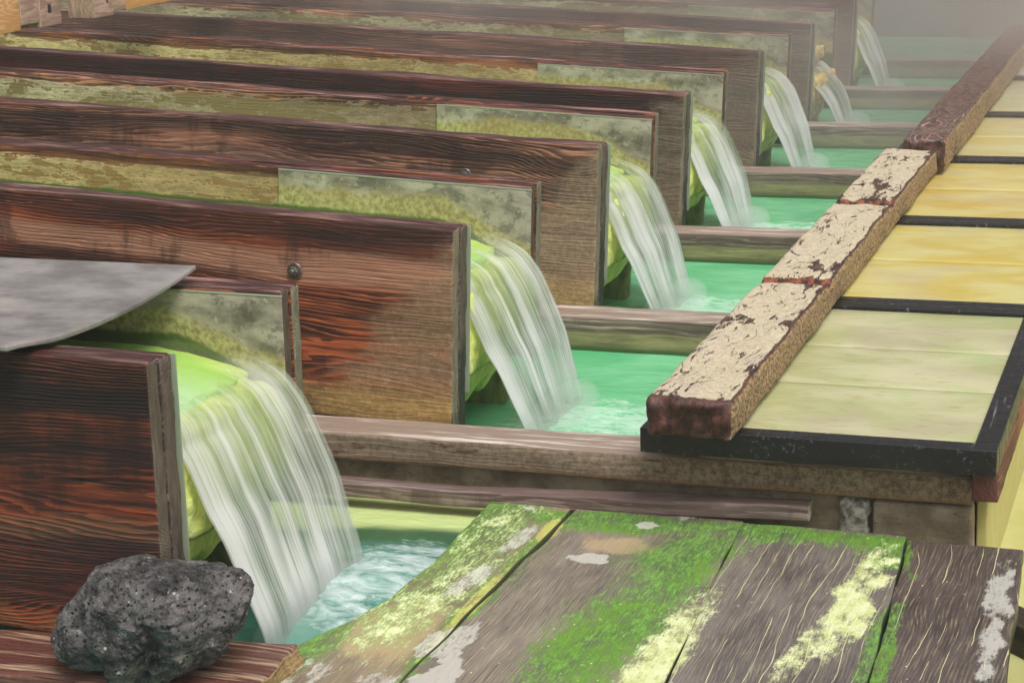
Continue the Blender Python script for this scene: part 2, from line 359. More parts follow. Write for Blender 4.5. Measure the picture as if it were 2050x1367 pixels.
g = G('liner_edge'); linedge = g.fin(g.pbr(lin(142, 152, 130), .45))
g = G('sulphur_floor'); p = g.co(); X, Y, Z = g.xyz(p)
n1 = g.noise(g.vm(p, (0, 0, 0), (2, 7, 4)), 1, 4, .6, .5); n2 = g.noise(p, 70, 4, .7)
yy = g.m('ADD', Y, g.m('MULTIPLY', g.m('SUBTRACT', n1, .5), .16))
sc_ = g.mix(g.step(yy, .36, .60), lin(176, 220, 160), lin(160, 204, 84))
sc_ = g.mix(g.step(g.m('ADD', yy, g.m('MULTIPLY', X, .25)), .55, .64), sc_, lin(188, 212, 96))
sfm = g.fin(g.pbr(sc_, .6, g.bump(n2, .5, .004)))
g = G('sulphur_crust'); p = g.co(); X, Y, Z = g.xyz(p)
n1 = g.noise(g.vm(p, (0, 0, 0), (10, 12, 5)), 1, 5, .6, .3); n2 = g.noise(p, 90, 4, .7)
cc = g.mix(g.step(n1, .3, .68), lin(150, 178, 70), lin(222, 224, 122)); cc = g.mix(g.m('MULTIPLY', g.step(n1, .52, .74), .7), cc, lin(176, 208, 150))
cc = g.mix(g.m('MULTIPLY', g.step(n1, .36, .30), .7), cc, lin(150, 96, 62))
scm = g.fin(g.pbr(cc, .65, g.bump(g.m('ADD', n1, g.m('MULTIPLY', n2, .5)), .7, .01)))
g = G('pale_crust'); p = g.co(); n1 = g.noise(p, 30, 5, .65)
pcm = g.fin(g.pbr(g.mix(g.step(n1, .35, .7), lin(186, 150, 96), lin(232, 214, 132)), .7, g.bump(n1, .8, .01)))
g = G('wet_post'); p = g.co(); n1 = g.noise(g.vm(p, (0, 0, 0), (14, 14, 6)), 1, 5, .65); postm = g.fin(g.pbr(g.mix(g.step(n1, .3, .7), lin(84, 96, 50), lin(158, 164, 100)), .7, g.bump(n1, .7, .01)))
g = G('galvanised'); p = g.co(); n1 = g.noise(p, 60, 4, .6)
boltm = g.fin(g.pbr(g.mix(n1, lin(70, 66, 62), lin(150, 146, 138)), .4, g.bump(n1, .4, .002), .5, Metallic=.7))

def water_sheet_mat(i):
    g = G('falling_water_%d' % i); uv = g.n('ShaderNodeTexCoord').outputs['UV']; U, V, _ = g.xyz(uv)
    s1 = g.noise(g.vm(uv, (i * 7.3, 0, i), (10, .7, 1)), 1, 2, .5); s2 = g.noise(g.vm(uv, (i * 3.7, 4, i), (60, 1.0, 1)), 1, 3, .6)
    s3 = g.noise(g.vm(uv, (i * 1.7, 4, i), (170, 1.6, 1)), 1, 2, .6); pt = g.noise(g.vm(uv, (i * 2.7, 9, i), (3.2, 2.4, 1)), 1, 3, .5)
    st = g.m('ADD', g.m('MULTIPLY', s1, .45), g.m('ADD', g.m('MULTIPLY', s2, .40), g.m('MULTIPLY', s3, .18)))
    # white body: near edge of the jet and the lower part are densest
    dens = g.m('ADD', st, g.m('MULTIPLY', g.step(U, .30, .02), .13)); dens = g.m('ADD', dens, g.m('MULTIPLY', g.m('SUBTRACT', pt, .5), .62))
    dens = g.m('ADD', dens, g.step(V, .25, 1.0, -.03, .05))
    w = g.step(dens, .32, .68)
    fade = g.step(V, .33, .56)
    a = g.m('MULTIPLY', g.m('ADD', g.step(V, .4, .9, .30, .56), g.m('MULTIPLY', w, .48)), fade)
    a = g.m('MAXIMUM', a, g.step(U, .9, .1, .06, .26))
    a = g.m('MULTIPLY', a, g.step(g.m('ADD', V, g.m('MULTIPLY', s2, .08)), 1.05, .90, .15, 1))
    a = g.m('MULTIPLY', a, g.step(g.m('MINIMUM', U, g.m('SUBTRACT', 1, U)), 0, .03, .35, 1))
    col = g.mix(w, g.mix(g.step(V, .3, .75), lin(176, 196, 108), lin(124, 146, 122)), lin(226, 228, 226))
    red = g.m('MULTIPLY', g.m('MULTIPLY', g.step(s2, .56, .66), g.step(V, .52, .40)), g.step(V, .30, .36))
    red = g.m('MULTIPLY', red, g.step(pt, .42, .6))
    col = g.mix(g.m('MULTIPLY', red, .75), col, lin(158, 100, 74))
    a = g.m('MAXIMUM', a, g.m('MULTIPLY', red, .75))
    nrm = g.bump(g.m('ADD', st, 0), .22, .01)
    df = g.n('ShaderNodeBsdfDiffuse'); g.set(df.inputs[0], col); g.set(df.inputs['Normal'], nrm)
    tl = g.n('ShaderNodeBsdfTranslucent'); g.set(tl.inputs[0], col)
    gl = g.n('ShaderNodeBsdfGlossy'); g.set(gl.inputs['Roughness'], .3); g.set(gl.inputs['Normal'], nrm)
    tr = g.n('ShaderNodeBsdfTransparent')
    def mx(f, a_, b_):
        x = g.n('ShaderNodeMixShader'); g.set(x.inputs[0], f); g.t.links.new(a_, x.inputs[1]); g.t.links.new(b_, x.inputs[2]); return x.outputs[0]
    body = mx(.25, df.outputs[0], tl.outputs[0])
    sh = mx(a, tr.outputs[0], body)
    lw = g.n('ShaderNodeLayerWeight'); lw.inputs[0].default_value = .25; g.set(lw.inputs['Normal'], nrm)
    return g.fin(mx(g.m('MULTIPLY', lw.outputs['Fresnel'], .30), sh, gl.outputs[0]))

_sp = G('spray_mist'); _v = _sp.n('ShaderNodeVolumePrincipled'); _v.inputs['Color'].default_value = (.93, .96, .94, 1); _v.inputs['Density'].default_value = 2.2
_sp.t.links.new(_v.outputs[0], _sp.out.inputs['Volume']); spray = _sp.mat
def profile(drop, zbot):
    """the water's path in trough coordinates: calm channel, lip, jet"""
    pts = [(-6.0, .452), (-3, .452), (-1.2, .45), (-.5, .448), (-.3, .446), (-.16, .437), (-.08, .424), (-.02, .402), (.025, .372), (.07, .305), (.105, .215), (.14, .115), (.160, 0), (.180, -.10), (.187, zbot)]
    return np.array([(x, z - drop * max(0, min(1, (x + .5) / .3)) if z > .3 else z - drop * .6 * (z + .1) / .4) for x, z in pts])
def resample(pts, n0, n1):
    """n0 points along the channel, n1 along the jet; smooth curve"""
    d = np.r_[0, np.cumsum(np.hypot(*np.diff(pts, axis=0).T))]; k = 4
    s = np.r_[np.linspace(0, d[k], n0)[:-1], np.linspace(d[k], d[-1], n1)]
    out = np.stack([np.interp(s, d, pts[:, 0]), np.interp(s, d, pts[:, 1])], 1)
    for _ in range(6): out[n0:-1] = .25 * out[n0 - 1:-2] + .5 * out[n0:-1] + .25 * out[n0 + 1:]
    return out, n0

def waterfall(i, root_z, xend, drop=0, weak=False, gl=None):
    zb = (-.22 if i == 0 else -.14) - root_z
    pr, n0 = resample(profile(drop, zb), 24, 90); nu = 70
    rng = random.Random(i)
    V = []; UV = []; n = len(pr)
    tang = np.gradient(pr, axis=0); tang /= np.linalg.norm(tang, axis=1, keepdims=True)
    for a in range(n):
        v = a / (n0) * .25 if a < n0 else .25 + .75 * (a - n0) / (n - 1 - n0)
        q = max(0, (v - .45) / .55)
        yn = .118 + (.0 if i == 0 else .06) * q ** 1.5 * (1.5 if weak else 1); yf = .668 + .05 * q * q + (-.10 * min(1, max(0, (v - .25) * 3)) if weak else 0)
        for b in range(nu + 1):
            u = b / nu
            r = float(0)
            V.append((pr[a, 0], yn + (yf - yn) * u, pr[a, 1])); UV.append((u, v))
    V = np.array(V); UV = np.array(UV)
    nr = np.stack([-tang[:, 1], tang[:, 0]], 1); nr = np.repeat(nr, nu + 1, 0)
    rid = fbm(np.stack([UV[:, 0] * 16, UV[:, 1] * 1.2, UV[:, 0] * 0 + i * 5], 1), 3, 3 + i)
    jet = np.clip((UV[:, 1] - .3) / .3, 0, 1)
    off = rid * (.0008 + .005 * jet)
    # the jet's two rims thicken into cords; the near side reaches further out
    off += .012 * jet * np.exp(-(UV[:, 0] / .05) ** 2) + .008 * jet * np.exp(-((1 - UV[:, 0]) / .05) ** 2)
    zz = V[:, 2]; rec = np.clip((.43 - zz) / .10, 0, 1) * np.clip((zz + .12) / .30, 0, 1)
    V[:, 0] += nr[:, 0] * off - .062 * rec * (1 - UV[:, 0]) ** 1.3; V[:, 2] += nr[:, 1] * off
    F = [(a * (nu + 1) + b, (a + 1) * (nu + 1) + b, (a + 1) * (nu + 1) + b + 1, a * (nu + 1) + b + 1) for a in range(n - 1) for b in range(nu)]
    o = link('waterfall', mesh_from('waterfall', V, F, uv=UV), water_sheet_mat(i))
    o.location = (xend, SP * (i - 1), root_z)
    a_ = [(math.cos(t) * math.cos(q), math.sin(t) * math.cos(q), math.sin(q)) for q in np.linspace(-1.57, 1.57, 13) for t in np.linspace(0, 2 * math.pi, 25)[:-1]]
    sp = mesh_from('spray', [(.19 + .10 * x, .42 + .33 * y, zb + .05 + .075 * z) for x, y, z in a_], [(q * 24 + t, q * 24 + (t + 1) % 24, (q + 1) * 24 + (t + 1) % 24, (q + 1) * 24 + t) for q in range(12) for t in range(24)])
    link('spray', sp, spray, o)
    return o

ORD = ['nearest', 'second nearest', 'third nearest', 'fourth nearest', 'fifth nearest', 'second farthest', 'farthest']
TL = ['nearest trough, deep red outer plank, grey cover sheet over it, dark stone at its foot',
      'second trough from the front, brown outer plank with pale band and big bolt',
      'third trough from the front, mauve weathered plank with swirling grain',
      'fourth trough from the front, dark red outer plank, low in steam',
      'fifth trough from the front, mauve brown plank in light steam',
      'sixth trough from the front, brown plank with yellow crusted spout mouth',
      'farthest trough, faded plank against the grey back wall']
WL = ['wide white waterfall from nearest trough, crashing in foam behind the dark stone',
      'white streaked waterfall from second trough, falling into bright green pool',
      'waterfall from third trough, beside the mauve plank end, falling on green pool',
      'misty waterfall from fourth trough, behind the dark red plank end',
      'pale waterfall from fifth trough, seen through light steam',
      'thin bluish waterfall from sixth trough, pouring from yellow crusted mouth',
      'farthest waterfall, thin and white, against the grey back wall']

def trough(i):
    d = TR[i]; root = empty('wooden_trough', (d['x'], SP * (i - 1), d['z']))
    root.rotation_euler.y = .055 if i else .012
    tag(root, TL[i], 'water trough', 'wooden troughs carrying hot spring water')
    c1, c2 = RB[d['c']]
    L = -6.4; zb = -.108 if i == 0 else -.03
    kw = dict(res=.02, resx=.03)
    top_wear = lambda amp, sd: (lambda P: np.stack([P[:, 0], P[:, 1] + .0, P[:, 2] + amp * np.where(P[:, 2] > .4, fbm(P * np.array([2.2, 12, 0]), 4, sd), 0)], 1))
    fo = wood('outer_board_%d' % i, c1, c2, 10 + i, band=d['band'], crust=d['crust'], cen=(0, .10, [.26, .18, .34, .2, .3, .25, .2][i]), warp=[.9, 1.3, 1.5, 1, 1, 1, 1][i], rings=[75, 62, 60, 60, 60, 60, 60][i],
              endc=lin(150, 142, 118) if i else lin(120, 108, 92), zend=.0, bump=.6)
    o = box_obj('side_board', fo, root, L, 0, 0, .052, zb, .583, r=.009, amp=.0018, seed=i, fn=top_wear(.004, i), **kw); o['label'] = 'outer plank on the near side'
    fi = wood('mid_board_%d' % i, lin(50, 38, 36), lin(134, 118, 104), 30 + i, cen=(0, .3, .2), endc=lin(112, 98, 86), zend=[.1, .22, .25, .2, .2, .2, .2][i], endlow=lin(28, 38, 30))
    o = box_obj('side_board', fi, root, L, .004 - .0, .0525, .109, zb - .01, .580, r=.011, amp=.0022, seed=i + 20, fn=top_wear(.004, i + 9), **kw); o['label'] = 'inner plank on the near side'
    f2 = wood('far_inner_board_%d' % i, *(RB['mauve'] if i in (2, 4) else RB['brown']), 50 + i, cen=(0, .9, .3), extra=inner_extra(i + 1, i in (0, 1, 3)), endc=lin(106, 88, 74), zend=-.2)
    o = box_obj('side_board', f2, root, L, .006, .6835, .734, .02, .583, r=.010, amp=.002, seed=i + 40, fn=top_wear(.005, i + 19), **kw); o['label'] = 'crusted inner plank on the far side'
    f3 = wood('far_outer_board_%d' % i, *RB['brown'], 70 + i, cen=(0, .9, .2), endc=lin(142, 138, 116), zend=.12, endlow=lin(58, 66, 50))
    o = box_obj('side_board', f3, root, L, .012, .7355, .782, .0, .588, r=.010, amp=.002, seed=i + 60, fn=top_wear(.005, i + 29), **kw); o['label'] = 'outer plank on the far side'
    lm = liner_mat(i)
    if i != 5 or True:
        ln = box_obj('liner', lm, root, -.88, .01, .6755, .6815, .10, .571, res=.05, r=.0015); ln['label'] = 'grey green liner sheet on the far side'
        box_obj('rim', linedge, ln, -.88, .012, .6745, .6818, .5715, .576, res=.1, r=.001)
        ln = box_obj('liner', linedge, root, -.30, .012, .1105, .1145, .06, .574, res=.05, r=.0015); ln['label'] = 'pale liner edge on the near side'
    # floor, lip and sulphur-coated mouth
    drop = .10 if i == 5 else 0
    def lipfn(P):
        k = np.clip((P[:, 0] + .45) / .35, 0, 1)
        P = P.copy(); P[:, 2] -= (.05 * k * k + drop * k)
        e = P[:, 0] > -.14; P[:, 0] += np.where(e, .012 * fbm(P * 30, 3, i), 0); P[:, 2] += .003 * fbm(P * 22, 3, i + 3)
        return P
    box_obj('floor', sfm, root, -6.3, -.10, .115, .674, .30, .425, res=.02, resx=.03, r=.012, fn=lipfn)
    def mouth(P):
        P = P.copy(); z = P[:, 2]
        f = fbm(P * np.array([14, 16, 9]), 4, 60 + i); f2 = 1 - np.abs(fbm(P * np.array([30, 55, 40]), 3, 90 + i))
        e = P[:, 0] > -.15
        bulge = (.045 + .03 * np.clip((P[:, 1] - .15) / .3, 0, 1)) * np.sin(np.clip((.37 - z) / .34, 0, 1) * 2.9)
        P[:, 0] += np.where(e, bulge + .014 * f + .008 * f2, 0)
        low = z < .10
        P[:, 2] += np.where(low, .03 * f + .5 * np.clip(P[:, 0] + .06, 0, .2), .004 * f)
        P[:, 1] += np.where(P[:, 1] < .15, -.003 * f2, 0)
        return P
    mz = -drop
    P, F = rbox(-.5, -.035, .1175, .665, .015 + mz * .3, .355 + mz, res=.012, resx=.012, r=.02, fn=mouth)
    o = link('spout_mouth', mesh_from('spout_mouth', P, F), pcm if i == 5 else scm, root)
    o['label'] = 'yellow sulphur crust hanging under the lip'
    if i == 5:
        P, F = rbox(-.10, -.03, .12, .672, .31, .385, res=.012, r=.02, amp=.010, nsc=(25, 18, 25), seed=4); o = link('crust_rim', mesh_from('crust_rim', P, F), pcm, root); o['label'] = 'lumpy yellow crust round the mouth'
    box_obj('support_post', postm, root, -.25, -.045, .60, .668, -.30, .12, res=.03, r=.012, amp=.003, nsc=(20, 20, 20))
    # bolts
    if i in (0, 1, 2):
        b = rbolt(root, (-.505 if i else -.9, -.0, .415 if i == 1 else .44))
    return root

def disc(y0, y1, rad, n, ch=.0):
    V = []; F = []
    for y, r in ((y0, rad), (y1 + ch, rad), (y1, rad - ch)):
        for k in range(n): a = 2 * math.pi * k / n; V.append((r * math.cos(a), y, r * math.sin(a)))
    for s in range(2):
        for k in range(n): F.append((s * n + k, s * n + (k + 1) % n, (s + 1) * n + (k + 1) % n, (s + 1) * n + k))
    F.append(tuple(range(2 * n, 3 * n))); return V, F
def rbolt(root, loc):
    V, F = disc(.004, -.006, .024, 28, .0015); w = link('bolt', mesh_from('bolt', V, F, False), boltm, root); w.location = loc
    V, F = disc(-.004, -.018, .015, 6, .002); link('nut', mesh_from('nut', V, F, False), boltm, w)
    V, F = disc(-.016, -.028, .008, 14, .0015); link('stud', mesh_from('stud', V, F, False), boltm, w)
    return w

for i in range(7):
    trough(i)
    w = waterfall(i, TR[i]['z'], TR[i]['x'] + .0, .10 if i == 5 else 0, i in (5, 6))
    tag(w, WL[i], 'waterfall', 'waterfalls pouring from the troughs')

# ------------------------------------------------------------------ crossbeams between the pools
def beam_extra(seed):
    def ex(g, p, xyz, nr, col, rg, h):
        X, Y, Z = xyz; n1 = g.noise(g.vm(p, (seed, 0, 0), (5, 12, 22)), 1, 5, .65, .4)
        lo = g.step(g.m('ADD', Z, g.m('MULTIPLY', g.m('SUBTRACT', n1, .5), .05)), -.045, -.06)
        fm = g.step(nr[2], .6, .3); c = g.mix(g.step(n1, .35, .65), lin(120, 112, 74), lin(160, 152, 104))
        col = g.mix(g.m('MULTIPLY', g.m('MULTIPLY', lo, fm), .85), col, c)
        col = g.mix(g.m('MULTIPLY', g.step(Z, -.100, -.12), fm), col, lin(62, 92, 48))
        return col, rg, h
    return ex
def beam_front(g, p, xyz, nr, col, rg, h):
    X, Y, Z = xyz; n1 = g.noise(g.vm(p, (4, 0, 0), (5, 12, 12)), 1, 5, .65, .4); n2 = g.noise(p, 70, 5, .7); n3 = g.noise(g.vm(p, (9, 0, 0), (9, 40, 40)), 1, 5, .7)
    fm = g.step(nr[2], .75, .4); k = g.step(g.m('ADD', X, g.m('MULTIPLY', n1, .4)), .5, 1.1)
    c = g.mix(g.step(n2, .35, .65), lin(108, 90, 74), lin(162, 142, 118)); c = g.mix(g.m('MULTIPLY', g.step(g.m('ADD', Z, g.m('MULTIPLY', n1, .05)), -.03, -.06), .6), c, lin(146, 108, 64))
    col = g.mix(g.m('MULTIPLY', fm, g.m('ADD', .45, g.m('MULTIPLY', k, .5))), col, c)
    fl = g.m('MULTIPLY', g.step(n3, .60, .64), g.step(nr[2], .95, .6)); col = g.mix(g.m('MULTIPLY', fl, .8), col, lin(84, 48, 42))
    return col, rg, g.m('ADD', h, n2)
BL = ['', 'mauve grey crossbeam beneath the second trough, in front of nearest green pool', 'crossbeam below the third trough, olive crust along its waterline',
      'crossbeam below the fourth trough, greenish under light steam', 'crossbeam below the fifth trough, between two misty green pools',
      'crossbeam below the sixth trough, small and pale in the steam', 'crossbeam below the farthest trough', 'farthest crossbeam, faint grey before the back wall']
for i in range(1, 8):
    wm = wood('crossbeam_wood_%d' % i, lin(96, 80, 72), lin(172, 154, 136), 100 + i, cen=(0, .1, -.3), rings=50, topc=lin(146, 126, 114), toph=lin(214, 202, 190), rough=.75,
              extra=beam_extra(i) if i > 1 else beam_front, bump=.4)
    o = box_obj('crossbeam', wm, None, -6.3, 1.545 if i == 1 else 1.5, -.165, -.004, -.085 if i == 1 else -.3, 0, res=.02, resx=.04, r=.012, amp=.003, nsc=(5, 20, 20), seed=100 + i)
    o.location = (0, SP * (i - 1), 0); tag(o, BL[i], 'beam', 'crossbeams under the trough ends')

# ------------------------------------------------------------------ plastered end wall and boards below it
g = G('rough_plaster'); p = g.co(); X, Y, Z = g.xyz(p); n1 = g.noise(p, 9, 5, .6); n2 = g.noise(p, 80, 5, .7); n3 = g.noise(g.vm(p, (0, 0, 0), (14, 1, 60)), 1, 4, .6, 1.)
pc = g.mix(g.step(n1, .3, .7), lin(118, 100, 82), lin(172, 156, 134)); pc = g.mix(g.m('MULTIPLY', g.step(n3, .55, .7), .5), pc, lin(70, 52, 40))
pc = g.mix(g.m('MULTIPLY', g.step(g.m('ADD', Z, g.m('MULTIPLY', n1, .05)), -.05, -.08), .5), pc, lin(150, 112, 66))
plm = g.fin(g.pbr(pc, .85, g.bump(g.m('ADD', n2, n3), .7, .006)))
wall = tag(empty('end_wall', (1.08, -.1, -.3)), 'rough brown plastered wall under the black framed panel, with a square notch', 'wall')
def wpart(nm, x0, x1, z0, z1, y0=-.17, mat=plm, sd=1): 
    o = box_obj(nm, mat, wall, x0 - 1.08, x1 - 1.08, y0 + .1, .0, z0 + .3, z1 + .3, res=.015, r=.01, amp=.003, nsc=(9, 9, 9), seed=sd); return o
wpart('upper_face', .74, 1.545, .002, .052); wpart('lower_face', 1.279, 1.543, -.5, -.0865, sd=2); wpart('notch_back', -.9, 1.277, -.5, -.0875, y0=-.12, sd=3)
g = G('white_crust'); p = g.co(); n1 = g.noise(p, 40, 5, .65); whm = g.fin(g.pbr(g.mix(g.step(n1, .35, .65), lin(120, 112, 100), lin(216, 208, 200)), .7, g.bump(n1, .9, .01)))
P, F = rbox(1.188, 1.265, -.16, -.1015, -.20, -.10, res=.006, r=.02, amp=.012, nsc=(30, 30, 30), seed=8)
o = link('mineral_lump', mesh_from('mineral_lump', P, F), whm); tag(o, 'lumpy white mineral crust sitting in the square notch of the plastered wall', 'mineral crust')
lpm = wood('lower_plank_wood', lin(88, 66, 62), lin(150, 130, 124), 140, cen=(0, .3, -.5), topc=lin(110, 90, 86), toph=lin(172, 158, 150), endc=lin(190, 180, 160), zend=-1, rough=.7)
lp = box_obj('plank', lpm, None, -.9, 1.12, -.242, -.178, -.045, 0, res=.012, resx=.02, r=.006, amp=.003, seed=5, fn=lambda P: np.stack([P[:, 0], P[:, 1], P[:, 2] + .038 * (P[:, 0] - .1) * (P[:, 0] > .1)], 1))
lp.location = (0, 0, -.128); tag(lp, 'long thin mauve plank lying along foot of the plastered wall above the mossy boards', 'plank')

# ------------------------------------------------------------------ mossy boards in the right foreground
def ell(x, y, cx, cy, rx, ry, ang=0):
    c, s = math.cos(ang), math.sin(ang); dx, dy = x - cx, y - cy
    return ((dx * c + dy * s) / rx) ** 2 + ((-dx * s + dy * c) / ry) ** 2
def soft(d, e=.5): return np.clip((1 + e - d) / (2 * e), 0, 1)
def plank_mask(P):
    x, y = P[:, 0], P[:, 1]; n = fbm(P * np.array([7, 5, 1]), 5, 31); n2 = fbm(P * np.array([16, 12, 1]), 4, 51); n3 = fbm(P * np.array([40, 18, 1]), 3, 71)
    moss = np.zeros(len(P)); lime = np.zeros(len(P)); white = np.zeros(len(P)); yel = np.zeros(len(P)); tan = np.zeros(len(P))
    moss = np.maximum(moss, np.clip((y + .42 + .05 * n) / .1, 0, 1) * (x < 1.4) * np.clip((-.235 - y + .02 * n) / .03, 0, 1))
    moss = np.maximum(moss, soft(ell(x, y, .26, -.60, .19, .66, .05) + .45 * n, 1.0))
    moss = np.maximum(moss, .9 * soft(ell(x, y, .10, -1.25, .12, .25, 0) + .4 * n, .8))
    moss = np.maximum(moss, soft(ell(x, y, .43, -.85, .035, .8, -.02) + .5 * n2, .5) * .8)
    moss = np.maximum(moss, soft(ell(x, y, .80, -1.0, .15, .62, -.12) + .6 * n, .9))
    moss = np.maximum(moss, soft(ell(x, y, .86, -.50, .18, .20, 0) + .6 * n, .8))
    moss = np.maximum(moss, .8 * soft(ell(x, y, .58, -.36, .16, .08, 0) + .6 * n, .9))
    moss = np.maximum(moss, .9 * soft(ell(x, y, 1.36, -.42, .06, .14, 0) + .5 * n2, .5))
    moss = np.maximum(moss, .8 * soft(ell(x, y, 1.43, -1.15, .035, .5, 0) + .9 * n2, .3))
    lime = np.maximum(lime, soft(ell(x, y, .955, -1.12, .06, .36, -.05) + .6 * n2, .9))
    lime = np.maximum(lime, .75 * soft(ell(x, y, .31, -.80, .12, .50, -.05) + .8 * n, 1.3))
    lime = np.maximum(lime, soft(ell(x, y, 1.33, -.72, .055, .36, -.04) + .6 * n3 + .4 * n2, .8))
    lime = np.maximum(lime, .7 * soft(ell(x, y, 1.29, -1.0, .05, .2, -.25) + .8 * n3, .8))
    yel = np.maximum(yel, soft(ell(x, y, .442, -.42, .03, .09, 0) + .4 * n2, .4)); yel = np.maximum(yel, .8 * soft(ell(x, y, .425, -.95, .022, .34, -.02) + .5 * n2, .5))
    white = np.maximum(white, .75 * soft(ell(x, y, .385, -.52, .035, .16, -.1) + .6 * n, .5)); white = np.maximum(white, .8 * soft(ell(x, y, .36, -.80, .04, .14, -.2) + .6 * n, .5))
    white = np.maximum(white, soft(ell(x, y, .60, -.60, .05, .035, 0) + 1.3 * n2 + .6 * n3, .15)); white = np.maximum(white, .7 * np.clip((-1.32 - y) / .1, 0, 1) * (x < .42) * np.clip(.5 + 1.2 * n3, 0, 1))
    white = np.maximum(white, soft(ell(x, y, .80, -.245, .065, .04, 0) + 1.3 * n2 + .6 * n3, .15)); white = np.maximum(white, soft(ell(x, y, .70, -.32, .035, .03, 0) + 1.3 * n2 + .6 * n3, .15))
    white = np.maximum(white, .8 * soft(ell(x, y, .45, -1.2, .05, .12, 0) + 1.3 * n2 + .6 * n3, .15)); white = np.maximum(white, soft(ell(x, y, .50, -1.45, .06, .12, 0) + 1.3 * n2 + .6 * n3, .15))
    white = np.maximum(white, soft(ell(x, y, .345, -.27, .02, .015, 0) + 1.3 * n2 + .6 * n3, .15))
    white = np.maximum(white, soft(ell(x, y, 1.665, -.72, .032, .40, .03) + .9 * n3 + .5 * n2, .7) * .9)
    tan = np.maximum(tan, soft(ell(x, y, .66, -.47, .12, .07, 0) + .9 * n + .5 * n2, 1.1)); tan = np.maximum(tan, soft(ell(x, y, .30, -1.15, .12, .22, 0) + .5 * n, .6) * .8)
    return dict(moss=moss, lime=lime, white=white, yel=yel, tan=tan)
def plank_shader(name, seed, wetdark, stripe):
    g = G(name); p = g.co(); X, Y, Z = g.xyz(p); o = (seed * 5.3, seed, 0)
    w = g.noise(g.vm(p, o, (3, 1.6, 1)), 1, 2, .5); xx = g.m('ADD', X, g.m('MULTIPLY', w, .035)); q = g.comb(xx, Y, Z)
    ring = g.m('FRACT', g.m('ADD', g.m('MULTIPLY', xx, 110), g.m('MULTIPLY', w, 9))); rl = g.m('MULTIPLY', g.step(ring, .1, .85), g.step(ring, 1, .93))
    fib = g.noise(g.vm(q, o, (160, 7, 60)), 1, 4, .7); mid = g.noise(g.vm(q, o, (26, 6, 20)), 1, 5, .7); bigc = g.noise(g.vm(p, o, (4, 2.2, 4)), 1, 4, .6)
    f = g.m('ADD', g.m('ADD', g.m('MULTIPLY', rl, .03), g.m('MULTIPLY', fib, .34)), g.m('ADD', g.m('MULTIPLY', bigc, .42), g.m('MULTIPLY', mid, .36)))
    d0, d1 = wetdark
    col = g.mix(g.step(f, .3, .85), d0, d1)
    col = g.mix(g.m('MULTIPLY', g.step(g.m('ADD', fib, g.m('MULTIPLY', rl, .10)), .56, .80), .35), col, lin(196, 176, 130))
    # pale mineral lines in the checks of the wood
    lw = g.noise(g.vm(p, (o[0], o[1], 3), (2.5, 1.6, 8)), 1, 3, .5); t2 = g.m('ADD', g.m('MULTIPLY', X, 26), g.m('MULTIPLY', lw, 2.4)); ln = g.m('ABSOLUTE', g.m('SUBTRACT', g.m('FRACT', t2), .5)); lt = g.noise(g.vm(p, o, (30, 5, 3)), 1, 3, .6)
    lines = g.m('MULTIPLY', g.step(g.m('SUBTRACT', ln, g.m('MULTIPLY', lt, .07)), -.004, -.024), g.step(g.noise(g.vm(p, o, (18, 1.7, 3)), 1, 3, .6), .66 - stripe, .70 - stripe))
    col = g.mix(g.m('MULTIPLY', lines, .85), col, lin(222, 216, 168))
    fine = g.noise(p, 150, 4, .7); med = g.noise(g.vm(p, o, (26, 14, 20)), 1, 5, .7)
    grs = g.noise(g.vm(q, o, (120, 26, 60)), 1, 4, .75)
    def edge(nm, k=.5, lo=.30, hi=.70): return g.step(g.m('ADD', g.attr(nm), g.m('ADD', g.m('MULTIPLY', g.m('SUBTRACT', med, .5), k), g.m('ADD', g.m('MULTIPLY', g.m('SUBTRACT', fine, .5), k * .7), g.m('MULTIPLY', g.m('SUBTRACT', grs, .5), k * 1.1)))), lo, hi)
    col = g.mix(g.m('MULTIPLY', edge('tan', .6), .6), col, lin(196, 170, 130))
    mo = edge('moss', 1.4, .28, 1.0)
    mcol = g.mix(g.step(g.m('ADD', g.m('MULTIPLY', med, .5), g.m('MULTIPLY', grs, .5)), .34, .64), lin(20, 66, 26), lin(108, 164, 54)); mcol = g.mix(g.m('MULTIPLY', g.step(g.m('ADD', g.m('MULTIPLY', fine, .5), g.m('MULTIPLY', grs, .5)), .5, .64), .6), mcol, lin(160, 182, 104))
    mcol = g.mix(g.m('MULTIPLY', g.step(bigc, .50, .62), .6), mcol, lin(96, 138, 30))
    col = g.mix(g.m('MULTIPLY', mo, g.step(bigc, .3, .6, .72, .95)), col, mcol)
    li = edge('lime', 1.3, .34, .95); col = g.mix(g.m('MULTIPLY', li, .9), col, g.mix(g.step(med, .35, .65), lin(204, 214, 138), lin(232, 236, 186)))
    col = g.mix(g.m('MULTIPLY', edge('yel', 1.2, .3, 1.0), .7), col, lin(206, 200, 112))
    wh = edge('white', 1.3, .36, .86); col = g.mix(g.m('MULTIPLY', wh, .7), col, lin(206, 204, 196))  # pale areas: glare on puddles painted in, plus whitened wood
    kv = g.vor(g.vm(p, o, (3.4, 1.5, 1)), 1); col = g.mix(g.m('MULTIPLY', g.step(kv, .075, .03), .8), col, lin(30, 24, 24))
    sp = g.vor(g.vm(p, o, (1, 1, 1)), 28); col = g.mix(g.m('MULTIPLY', g.step(sp, .09, .05), g.step(bigc, .5, .6)), col, lin(226, 220, 180))
    nz = g.xyz(g.n('ShaderNodeTexCoord').outputs['Normal'])[2]; col = g.mix(g.step(nz, .5, .2), col, g.mix(.5, d0, lin(70, 84, 44)))
